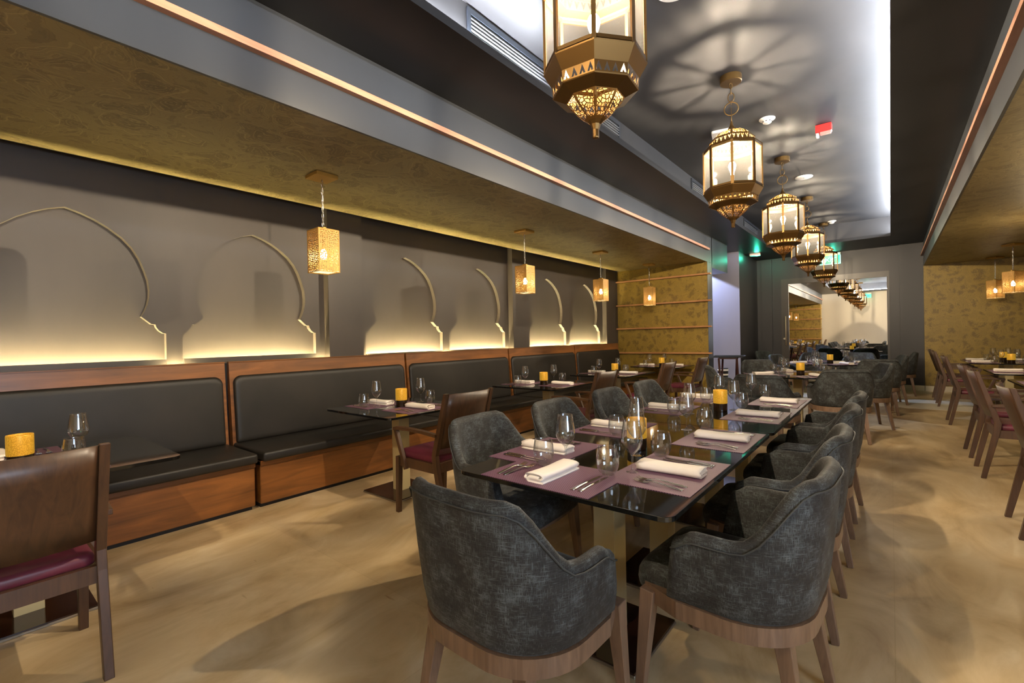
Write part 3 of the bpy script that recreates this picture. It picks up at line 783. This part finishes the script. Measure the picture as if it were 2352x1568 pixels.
def make_candle():
    t = thing('candle_holder', '', 'candle', group='gold candle holders')
    MB().lathe([(0, 0), (.047, 0), (.049, .003), (.049, .062), (.046, .064), (0, .064)], 32, smooth=False).build('base', MAT['dark_holder'], t)
    MB().lathe([(.0495, .060), (.0505, .064), (.0505, .155), (.0495, .16), (.047, .16), (.046, .155), (.046, .066)], 36).build('mesh_shade', MAT['candle_gold'], t)
    MB().lathe([(0, .065), (.019, .065), (.019, .078), (0, .079)], 18).build('tea_light', MAT['wax'], t)
    MB().lathe([(.0005, .08), (.004, .086), (.0045, .092), (.0005, .104)], 10).build('flame', MAT['flame'], t)
    return t
def setting(x, y, rot, where, z=.75, cut=2, var=0, offs=None, mat=True):
    """one cover: placemat, napkin, forks left, knives right, tumbler and wine glass"""
    ca, sa = math.cos(rot), math.sin(rot)
    def W(lx, ly, dz): return (x+lx*ca-ly*sa, y+lx*sa+ly*ca, z+dz)
    rr = random.uniform
    place('mat', make_mat, W(0, 0, .0003), rot+rr(-.012, .012), 'plum placemat %s' % where, 'plum woven placemats')
    place('napkin', make_napkin, W(0, -.01, .0026), rot+rr(-.06, .06), 'folded white napkin %s' % where, 'folded white napkins')
    if cut == 2:
        place('fork', make_fork, W(-.205, -.03, .0026), rot+rr(-.10, .05), 'outer steel fork %s' % where, 'steel forks')
        place('fork', make_fork, W(-.165, -.03, .0026), rot+rr(-.10, .05), 'inner steel fork %s' % where, 'steel forks')
        place('knife', make_knife, W(.200, -.02, .0026), rot+rr(-.06, .06), 'outer steel knife %s' % where, 'steel knives')
        place('knife', make_knife, W(.170, -.02, .0026), rot+rr(-.06, .06), 'inner steel knife %s' % where, 'steel knives')
    elif cut == 1:
        place('fork', make_fork, W(-.18, -.03, .0026), rot+rr(-.08, .06), 'steel fork %s' % where, 'steel forks')
        place('knife', make_knife, W(.18, -.02, .0026), rot+rr(-.06, .06), 'steel knife %s' % where, 'steel knives')
    (tx, ty), (wx, wy) = offs or ((.22, .155), (.165, .262))
    place('tumbler', make_tumbler, W(tx, ty, .0028 if ty < .18 and mat else .0004), rot, 'stemless tumbler %s' % where, 'stemless tumblers')
    place('wine', make_wine, W(wx, wy, .0028 if wy < .17 else .0004), rot, 'stemmed wine glass %s' % where, 'stemmed wine glasses')
ordn = ('first', 'second', 'third', 'fourth')
setting(-1.12, 1.645, 0, 'at the near head of the long table', offs=((.185, .125), (.25, .225)))
for i, y in enumerate((1.96, 2.735, 3.645, 4.44)):
    setting(-.745, y, PI/2, 'at %s place, aisle side of the long table' % ordn[i], offs=(((.23, .123), (.19, .23)), ((.24, .155), (.165, .24)), ((.33, .17), (.205, .20)), ((.24, .14), (.165, .235)))[i])
for i, y in enumerate((1.98, 2.72, 3.65, 4.42)):
    setting(-1.385, y, -PI/2, 'at %s place, banquette side of the long table' % ordn[i], offs=((.24, .14), (.145, .2)) if i == 0 else ((.225, .13), (.15, .222)))
LN = ('leftmost', 'second', 'third', 'fourth', 'farthest')
for i, (cy, by) in enumerate(((.25, .16), (2.60, 2.57), (4.85, 4.76), (6.72, 6.68), (8.76, 8.68))):
    setting(-3.17, cy, PI/2, 'chair side of the %s banquette table' % LN[i], cut=2 if i < 3 else 1, offs=((.17, .11), (.21, .27)) if i == 0 else ((.26, .16), (.265, .30)))
    setting(-3.685, by, -PI/2, 'bench side of the %s banquette table' % LN[i], cut=2 if i < 3 else 1, offs=((.22, .065), (.115, .10)))
for y, nm in ((12.1, 'far place'), (11.32, 'near place')):
    setting(1.23, y, -PI/2, 'aisle side, %s, farthest right table' % nm, cut=1, offs=((.2, .11), (.1, .2)))
    setting(1.85, y, PI/2, 'wall side, %s, farthest right table' % nm, cut=1, offs=((.22, .08), (.2, .19)))
setting(1.23, 9.05, -PI/2, 'aisle side of the middle right table', cut=1); setting(1.85, 9.05, PI/2, 'wall side of the middle right table', cut=1)
setting(1.24, 7.2, -PI/2, 'far aisle side of the nearest right table', cut=1)
RN = (('near left of the nearer round table', 'near right of the nearer round table', 'far right of the nearer round table', 'far left of the nearer round table'),
      ('near left of the farther round table', 'near right of the farther round table', 'far right of the farther round table', 'far left of the farther round table'))
for k, (x, y, r) in enumerate(ROUND):
    for a, nm in zip((-2.5, -.95, .25, 2.0), RN[k]):
        d = r-.21
        setting(x+d*math.cos(a), y+d*math.sin(a), a+PI/2, nm, cut=1, offs=((.215, .13), (.135, .235)))
CL = [(-1.03, 2.275, 'lit gold candle holder on the near half of the long table'), (-1.015, 3.75, 'lit gold candle holder on the far half of the long table'),
      (-3.37, .235, 'lit gold candle holder on the leftmost banquette table'), (-3.385, 2.575, 'lit gold candle holder on the second banquette table'), (-3.33, 4.69, 'lit gold candle holder on the third banquette table'),
      (-3.33, 6.60, 'lit gold candle holder on the fourth banquette table'), (-3.35, 8.56, 'lit gold candle holder on the farthest banquette table'),
      (-.98, 7.55, 'lit gold candle holder on the nearer round table'), (-.88, 10.45, 'lit gold candle holder on the farther round table'),
      (1.55, 11.93, 'lit gold candle holder farther back on the farthest right table'), (1.53, 11.08, 'lit gold candle holder nearer the camera on the farthest right table')]
for x, y, l in CL: place('candle', make_candle, (x, y, .7504), 0, l, 'gold candle holders')

# ------------------------------------------------------------------ lanterns
def ring(b, c, r, tr, axis, n=20):
    pts = []
    for k in range(n):
        a = 2*PI*k/n; u, v = r*math.cos(a), r*math.sin(a)
        pts.append((c[0]+u, c[1], c[2]+v) if axis == 'y' else (c[0], c[1]+u, c[2]+v))
    b.tube(pts, tr, 6, closed=True)
def oval(b, c, w, h, tr, axis, n=16):
    pts = []
    for k in range(n):
        a = 2*PI*k/n; u, v = w*math.cos(a), h*math.sin(a)
        pts.append((c[0]+u, c[1], c[2]+v) if axis == 'y' else (c[0], c[1]+u, c[2]+v))
    b.tube(pts, tr, 6, closed=True)
def make_lantern():
    """octagonal brass lantern; origin at the ceiling, a corner on local -y"""
    t = thing('hanging_lantern', '', 'lantern', group='octagonal brass lanterns')
    Z = lambda z: z-ZV; r0 = -PI/2
    K = dict(n=8, rot=r0, smooth=False)
    c = MB().lathe([(0, Z(ZV)), (.09, Z(ZV)), (.09, Z(3.578)), (.086, Z(3.573)), (0, Z(3.573))], 32, smooth=False); c.build('canopy', MAT['brass'], t)
    ch = MB(); oval(ch, (0, 0, Z(3.548)), .011, .026, .0035, 'y'); oval(ch, (0, 0, Z(3.50)), .014, .034, .004, 'x'); oval(ch, (0, 0, Z(3.445)), .025, .04, .004, 'y')
    ring(ch, (0, 0, Z(3.345)), .057, .005, 'y', 28); oval(ch, (0, 0, Z(3.40)), .008, .02, .003, 'x'); oval(ch, (0, 0, Z(3.262)), .012, .034, .004, 'x'); oval(ch, (0, 0, Z(3.315)), .006, .045, .0025, 'x')
    ch.build('chain', MAT['brass'], t)
    MB().lathe([(.004, Z(3.245)), (.009, Z(3.225)), (.016, Z(3.195)), (.034, Z(3.165)), (.055, Z(3.145))], **K).build('finial', MAT['brass'], t)
    MB().lathe([(.168, Z(3.068)), (.152, Z(3.100)), (.105, Z(3.13)), (.055, Z(3.146))], **K).build('dome', MAT['lattice'], t)
    MB().lathe([(.192, Z(3.012)), (.186, Z(3.062))], **K).build('crown_band', MAT['teeth_down'], t)
    MB().lathe([(.186, Z(3.062)), (.189, Z(3.066)), (.168, Z(3.07))], **K).build('crown_rim', MAT['brass'], t)
    MB().lathe([(.236, Z(2.985)), (.242, Z(2.992)), (.238, Z(3.0)), (.192, Z(3.012))], **K).build('upper_frame', MAT['brass'], t)
    R = .236; cor = [(R*math.cos(r0+2*PI*k/8), R*math.sin(r0+2*PI*k/8)) for k in range(8)]
    f = MB()
    for k in range(8):
        (x, y) = cor[k]; (x2, y2) = cor[(k+1) % 8]
        f.bar((x, y, Z(2.61)), (x, y, Z(2.99)), .020, .020, .012, .012, up=(x, y, 0))
        f.bar((x, y, Z(2.976)), (x2, y2, Z(2.976)), .01, .01, .02, .02); f.bar((x, y, Z(2.628)), (x2, y2, Z(2.628)), .01, .01, .016, .016)
    f.build('frame', MAT['brass'], t)
    for k in range(8):
        (x, y) = cor[k]; (x2, y2) = cor[(k+1) % 8]; q = .985
        p = MB(); vs = [p.b.verts.new(v) for v in ((x*q, y*q, Z(2.62)), (x2*q, y2*q, Z(2.62)), (x2*q, y2*q, Z(2.985)), (x*q, y*q, Z(2.985)))]; p.b.faces.new(vs)
        p.build('glass_pane', MAT['pane'], t)
    MB().lathe([(.206, Z(2.545)), (.243, Z(2.607)), (.245, Z(2.613)), (.236, Z(2.622))], **K).build('lower_frame', MAT['brass'], t)
    MB().lathe([(.200, Z(2.495)), (.206, Z(2.545))], **K).build('lower_band', MAT['teeth_up'], t)
    MB().lathe([(.138, Z(2.462)), (.200, Z(2.490)), (.203, Z(2.495))], **K).build('skirt', MAT['brass'], t)
    MB().lathe([(.040, Z(2.365)), (.082, Z(2.398)), (.118, Z(2.433)), (.140, Z(2.466))], **K).build('bowl', MAT['lattice'], t)
    MB().lathe([(.0, Z(2.284)), (.014, Z(2.286)), (.016, Z(2.292)), (.016, Z(2.325)), (.024, Z(2.35)), (.040, Z(2.367))], **K).build('drop', MAT['brass'], t)
    bl = MB().lathe([(.0, Z(2.87)), (.018, Z(2.866)), (.029, Z(2.848)), (.031, Z(2.83)), (.025, Z(2.805)), (.014, Z(2.775)), (.013, Z(2.75))], 16)
    bl.build('bulb', MAT['bulb'], t)
    MB().lathe([(.017, Z(2.755)), (.017, Z(2.70)), (.009, Z(2.69)), (.009, Z(2.45))], 12).build('lamp_socket', MAT['brass'], t)
    return t
LY = [1.99, 4.49, 7.02, 9.36, 11.86, -.40]
LANL = ['nearest octagonal brass lantern, cut off by the top edge', 'second octagonal brass lantern from the camera', 'third octagonal brass lantern from the camera', 'fourth octagonal brass lantern from the camera',
        'farthest octagonal brass lantern, in front of the green exit sign', 'octagonal brass lantern above the camera, seen only in the mirror']
WARM = (1, .84, .62)
def point(name, loc, col, power, r):
    l = bpy.data.lights.new(name, 'POINT'); l.color = col; l.energy = power; l.shadow_soft_size = r
    o = bpy.data.objects.new(name, l); COL.objects.link(o); o.location = loc; return o
P_LAN, P_PEN = 310, 75
for y, l in zip(LY, LANL):
    a = math.atan2(1.08, abs(y))
    place('lantern', make_lantern, (-1.08, y, ZV-.001), a, l, 'octagonal brass lanterns')
    point('lantern_light', (-1.08, y, 2.905), WARM, P_LAN*(1 if y < 6 else .6 if y < 9 else .45 if y < 10 else .3), .02)

# ------------------------------------------------------------------ box pendants
def make_pendant():
    t = thing('pendant_lamp', '', 'lamp', group='perforated gold box pendants')
    MB().box(-.095, .095, -.095, .095, -.03, 0, .003, 1).build('canopy', MAT['brass_light'], t)
    ch = MB(); z = -.045
    for k in range(11):
        oval(ch, (0, 0, z-.018), .008, .023, .0024, 'xy'[k % 2], 10); z -= .0345
    ch.tube([(0, 0, -.03), (0.004, 0, -.2), (0, 0, -.43)], .002, 6)
    ch.build('chain', MAT['chrome'], t)
    s = MB(); a = .09; zt, zb = -.462, -.81
    for k in range(4):
        c, d = math.cos(k*PI/2), math.sin(k*PI/2)
        vs = [s.b.verts.new((x*c-y*d, x*d+y*c, z)) for x, y, z in ((-a, -a, zb), (a, -a, zb), (a, -a, zt), (-a, -a, zt))]
        f = s.b.faces.new(vs)
        for l_, uv in zip(f.loops, ((0.0, 0), (.9999, 0), (.9999, 1.93), (0.0, 1.93))): l_[s.uv].uv = uv
    sh = s.build('shade', MAT['dots'], t)
    e = MB()
    for x in (-a, a):
        for y in (-a, a): e.bar((x, y, zb), (x, y, zt), .005)
    for z in (zb, zt):
        for q in (-a, a): e.bar((-a, q, z), (a, q, z), .006); e.bar((q, -a, z), (q, a, z), .006)
    e.build('shade_frame', MAT['brass_light'], sh)
    MB().box(-.085, .085, -.085, .085, zt, zt+.006).build('top_plate', MAT['brass_light'], t)
    MB().box(-.03, .03, -.012, .012, zt+.006, zt+.028).build('hanger', MAT['brass_light'], t)
    MB().box(-.086, .086, -.086, .086, zb+.006, zb+.01).build('diffuser', MAT['shade_inner'], t)
    MB().lathe([(0, -.70), (.02, -.695), (.028, -.665), (.02, -.635), (.012, -.615)], 14).build('bulb', MAT['bulb'], t)
    MB().lathe([(.014, -.615), (.014, -.55), (.006, -.545), (.006, -.46)], 12).build('lamp_socket', MAT['brass_light'], t)
    return t
PL = [(-3.67, .045, 0, 'perforated gold box pendant cut off by the left edge'), (-3.67, 2.03, 0, 'largest fully visible perforated gold box pendant on the left'), (-3.68, 4.81, 0, 'third perforated gold box pendant from the left'),
      (-3.69, 6.87, 0, 'fourth perforated gold box pendant from the left'), (-3.64, 8.74, .1, 'perforated gold box pendant in front of the far wallpaper wall'),
      (1.6, 13.05, .75, 'farther perforated gold box pendant on the right'), (1.59, 11.27, .75, 'nearer perforated gold box pendant at the right edge')]
for x, y, a, l in PL:
    place('pendant', make_pendant, (x, y, ZS-.0005), a, l, 'perforated gold box pendants')
    point('pendant_light', (x, y, ZS-.60), (1, .78, .46), P_PEN, .012)
for y in (8.6, 5.4, 2.6): point('pendant_light', (1.6, y, ZS-.65), (1, .78, .46), 28, .03)  # bare lights added over the right side, out of view, without pendants

# ------------------------------------------------------------------ ceiling fittings
def vent(y0, y1, label):
    t = thing('air_vent', label, 'vent', (RX0-.155, y0, 3.315), 0, 'slotted air vents in the ceiling recess')
    L = y1-y0
    MB().box(-.004, .0, 0, L, -.02, .29).build('backing', MAT['black'], t)
    f = MB(); f.box(0, .012, 0, L, -.02, 0); f.box(0, .012, 0, L, .25, .29); f.box(0, .012, 0, .03, 0, .25); f.box(0, .012, L-.03, L, 0, .25); f.build('frame', MAT['fascia'], t)
    for k in range(9):
        z = .012+k*.0265; MB().bar((.004, .03, z), (.004, L-.03, z), .016, .016, .007, .007).build('slat', MAT['grille'], t)
vent(2.30, 4.6, 'nearest long slotted air vent left of the first lantern'); vent(6.9, 8.6, 'second slotted air vent in the left side of the ceiling recess'); vent(10.0, 11.2, 'farthest slotted air vent in the left side of the ceiling recess')
def disc(x, y, r, label):
    t = thing('ceiling_speaker', label, 'speaker', (x, y, ZV), 0, 'round white ceiling discs')
    MB().lathe([(0, -.012), (r*.9, -.012), (r, -.006), (r, 0), (0, 0)], 40).build('cover', MAT['white_plastic'], t)
    MB().box(-.004, .004, -.012, .012, -.0135, -.0115).build('slot', MAT['black'], t)
disc(-1.08, 3.10, .125, 'large round white ceiling disc beside the first lantern'); disc(-.97, 8.1, .115, 'round white ceiling disc beyond the third lantern')
def smoke(x, y, label):
    t = thing('smoke_detector', label, 'detector', (x, y, ZV), 0, 'white smoke detectors')
    MB().lathe([(0, -.014), (.07, -.014), (.078, -.006), (.078, 0), (0, 0)], 32).build('base', MAT['white_plastic'], t)
    h = MB().lathe([(0, -.05), (.03, -.05), (.042, -.042), (.048, -.014), (0, -.014)], 28).build('sensor_head', MAT['white_plastic'], t)
    b = MB()
    for k in range(8):
        a = 2*PI*k/8; b.box(-.007, .007, -.002, .002, -.036, -.028, M=Matrix.Rotation(a, 4, 'Z') @ Matrix.Translation((0, -.045, 0)))
    b.build('sensor_slots', MAT['black'], h)
smoke(-1.0, 5.63, 'white smoke detector right of the second lantern'); smoke(-.92, 12.02-.3, 'white smoke detector above the farthest lantern')
t = thing('access_point', 'square white wireless box on the ceiling behind the second lantern', 'device', (-1.47, 5.66, ZV), .2)
MB().prism(rrect(-.10, .10, -.10, .10, .03), -.03, 0, 'z').build('housing', MAT['white_plastic'], t, bevel=.008)
t = thing('fire_alarm', 'small red fire alarm box on the ceiling', 'alarm', (-.55, 6.22, ZV), 0)
MB().box(-.075, .075, -.045, .045, -.085, 0, .004, 1).build('housing', MAT['red_plastic'], t)
MB().box(-.03, .07, -.046, .0, -.115, -.0855, .003, 1).build('lens', MAT['clear_red'], t)
MB().box(-.07, -.045, -.03, .03, -.125, -.0855, .003, 1).build('strobe', MAT['white_plastic'], t)
t = thing('exit_sign', 'lit green exit sign high on the wall behind the camera, seen in the mirror', 'sign', (-.9, YN+.05, 3.05), 0)
MB().box(-.2, .2, -.03, .03, .07, .13).build('housing', MAT['white_plastic'], t); MB().box(-.2, .2, -.01, .01, -.12, .07).build('panel', MAT['green_panel'], t); MB().box(-.03, .03, .011, .02, -.04, .02).build('lamp', MAT['green_led'], t)
def text(body, size, m, parent, loc, rot, ext=.001):
    cu = bpy.data.curves.new('lettering', 'FONT'); cu.body = body; cu.size = size; cu.extrude = ext; cu.align_x = 'CENTER'; cu.align_y = 'CENTER'
    tmp = bpy.data.objects.new('tmp', cu); COL.objects.link(tmp)
    dg = bpy.context.evaluated_depsgraph_get(); me = bpy.data.meshes.new_from_object(tmp.evaluated_get(dg)); bpy.data.objects.remove(tmp)
    me.materials.clear(); me.materials.append(m)
    o = bpy.data.objects.new('lettering', me); COL.objects.link(o); o.parent = parent; o.location = loc; o.rotation_euler = rot; return o
text('FIRE', .038, MAT['white_ink'], t, (.0, -.0462, -.045), (PI/2, 0, 0))
t = thing('emergency_light', 'white emergency light with green glow on the ceiling by the side passage', 'light', (-2.50, 12.35, ZC), 0)
MB().prism(rrect(-.11, .11, -.07, .07, .02), -.05, 0, 'z').build('housing', MAT['white_plastic'], t, bevel=.006)
MB().box(.02, .085, -.045, .045, -.056, -.05).build('lamp_window', MAT['green_led'], t)
t = thing('exit_sign', 'lit green exit sign on the dark wall above the mirror door', 'sign', (-1.11, YD-.05, 3.09), 0)
MB().box(-.21, .21, -.03, .05, .07, .13, .004, 1).build('housing', MAT['white_plastic'], t)
pn = MB().box(-.21, .21, -.012, .012, -.14, .07).build('panel', MAT['green_panel'], t)
g = MB(); g.box(-.21, .21, -.016, -.012, -.14, -.125); g.box(.195, .21, -.016, -.012, -.125, .07); g.build('lit_rim', MAT['green_bright'], pn)
text('EXIT', .15, MAT['green_bright'], pn, (-.03, -.0135, -.035), (PI/2, 0, 0))

# ------------------------------------------------------------------ side passage furniture
t = thing('tray_stand', 'dark red wooden tray stand with black tray by the side passage', 'stand', (-2.62, 10.35, 0), .15)
for s_ in (1, -1):
    MB().bar((s_*.17, -.2, .83), (s_*.17, .22, 0), .035).build('leg', MAT['red_wood'], t); MB().bar((s_*.135, .2, .83), (s_*.135, -.22, 0), .035).build('leg', MAT['red_wood'], t)
MB().bar((-.17, -.2, .83), (.17, -.2, .83), .03).build('top_bar', MAT['red_wood'], t); MB().bar((-.17, .2, .83), (.17, .2, .83), .03).build('top_bar', MAT['red_wood'], t)
q = MB(); out = rrect(-.30, .30, -.24, .24, .06); q.prism(out, .846, .856, 'z'); q.tube([(x, y, .868) for x, y in out], .012, 6, closed=True); q.build('tray', MAT['black'], t)
t = thing('bin', 'small dark bin with pale bands beneath the tray stand', 'bin', (-2.95, 11.15, 0), 0)
MB().lathe([(0, 0), (.09, 0), (.11, .55), (.105, .56), (0, .56)], 24).build('body', MAT['black'], t)
MB().lathe([(.111, .50), (.112, .50), (.113, .54), (.112, .54)], 24).build('band', MAT['white_plastic'], t); MB().lathe([(.108, .40), (.109, .40), (.1105, .44), (.109, .44)], 24).build('band', MAT['white_plastic'], t)

# ------------------------------------------------------------------ lights of the room
def area(name, loc, rot, sx, sy, col, power):
    l = bpy.data.lights.new(name, 'AREA'); l.shape = 'RECTANGLE'; l.size = sx; l.size_y = sy; l.color = col; l.energy = power
    o = bpy.data.objects.new(name, l); COL.objects.link(o); o.location = loc; o.rotation_euler = rot; return o
sl = bpy.data.lights.new('passage_downlight', 'SPOT'); sl.spot_size = math.radians(120); sl.spot_blend = .06; sl.color = (.60, .71, 1); sl.energy = 650; sl.shadow_soft_size = .03
so_ = bpy.data.objects.new('passage_downlight', sl); COL.objects.link(so_); so_.location = (-4.05, 11.35, 3.2)
point('emergency_glow', (-2.46, 12.35, ZC-.075), (.05, 1, .6), 9, .03)
point('exit_glow', (-.9, YN+.22, 3.0), (.05, 1, .5), 2.0, .03)
point('exit_glow', (-1.05, YD-.12, 3.19), (.05, 1, .65), 3.0, .03)

w = bpy.data.worlds.new('World'); SC.world = w; w.use_nodes = True
w.node_tree.nodes['Background'].inputs[0].default_value = (.5, .45, .4, 1); w.node_tree.nodes['Background'].inputs[1].default_value = .05

# ------------------------------------------------------------------ camera
F, YAW, PIT, ROL = 1066.67, .684083, -.00749979, -.0207895
cy_, sy_ = math.cos(YAW), math.sin(YAW)
f = Vector((-sy_*math.cos(PIT), cy_*math.cos(PIT), math.sin(PIT))); r = Vector((cy_, sy_, 0)); u = r.cross(f)
r2 = r*math.cos(ROL)+u*math.sin(ROL); u2 = u*math.cos(ROL)-r*math.sin(ROL)
cam = bpy.data.cameras.new('camera'); cam.sensor_width = 36; cam.lens = 36*F/2352; cam.clip_start = .02
co = bpy.data.objects.new('camera', cam); COL.objects.link(co)
mw = Matrix((r2, u2, -f)).transposed().to_4x4(); mw.translation = Vector((0, 0, H)); co.matrix_world = mw
SC.camera = co
vs = SC.view_settings
vs.view_transform = 'Standard'; vs.look = 'None'; vs.gamma = 1; vs.use_curve_mapping = False; vs.exposure = 0
cy = SC.cycles
cy.max_bounces = 8; cy.diffuse_bounces = 4; cy.glossy_bounces = 4; cy.transparent_max_bounces = 24; cy.transmission_bounces = 6
cy.caustics_reflective = False; cy.caustics_refractive = False; cy.sample_clamp_indirect = 6
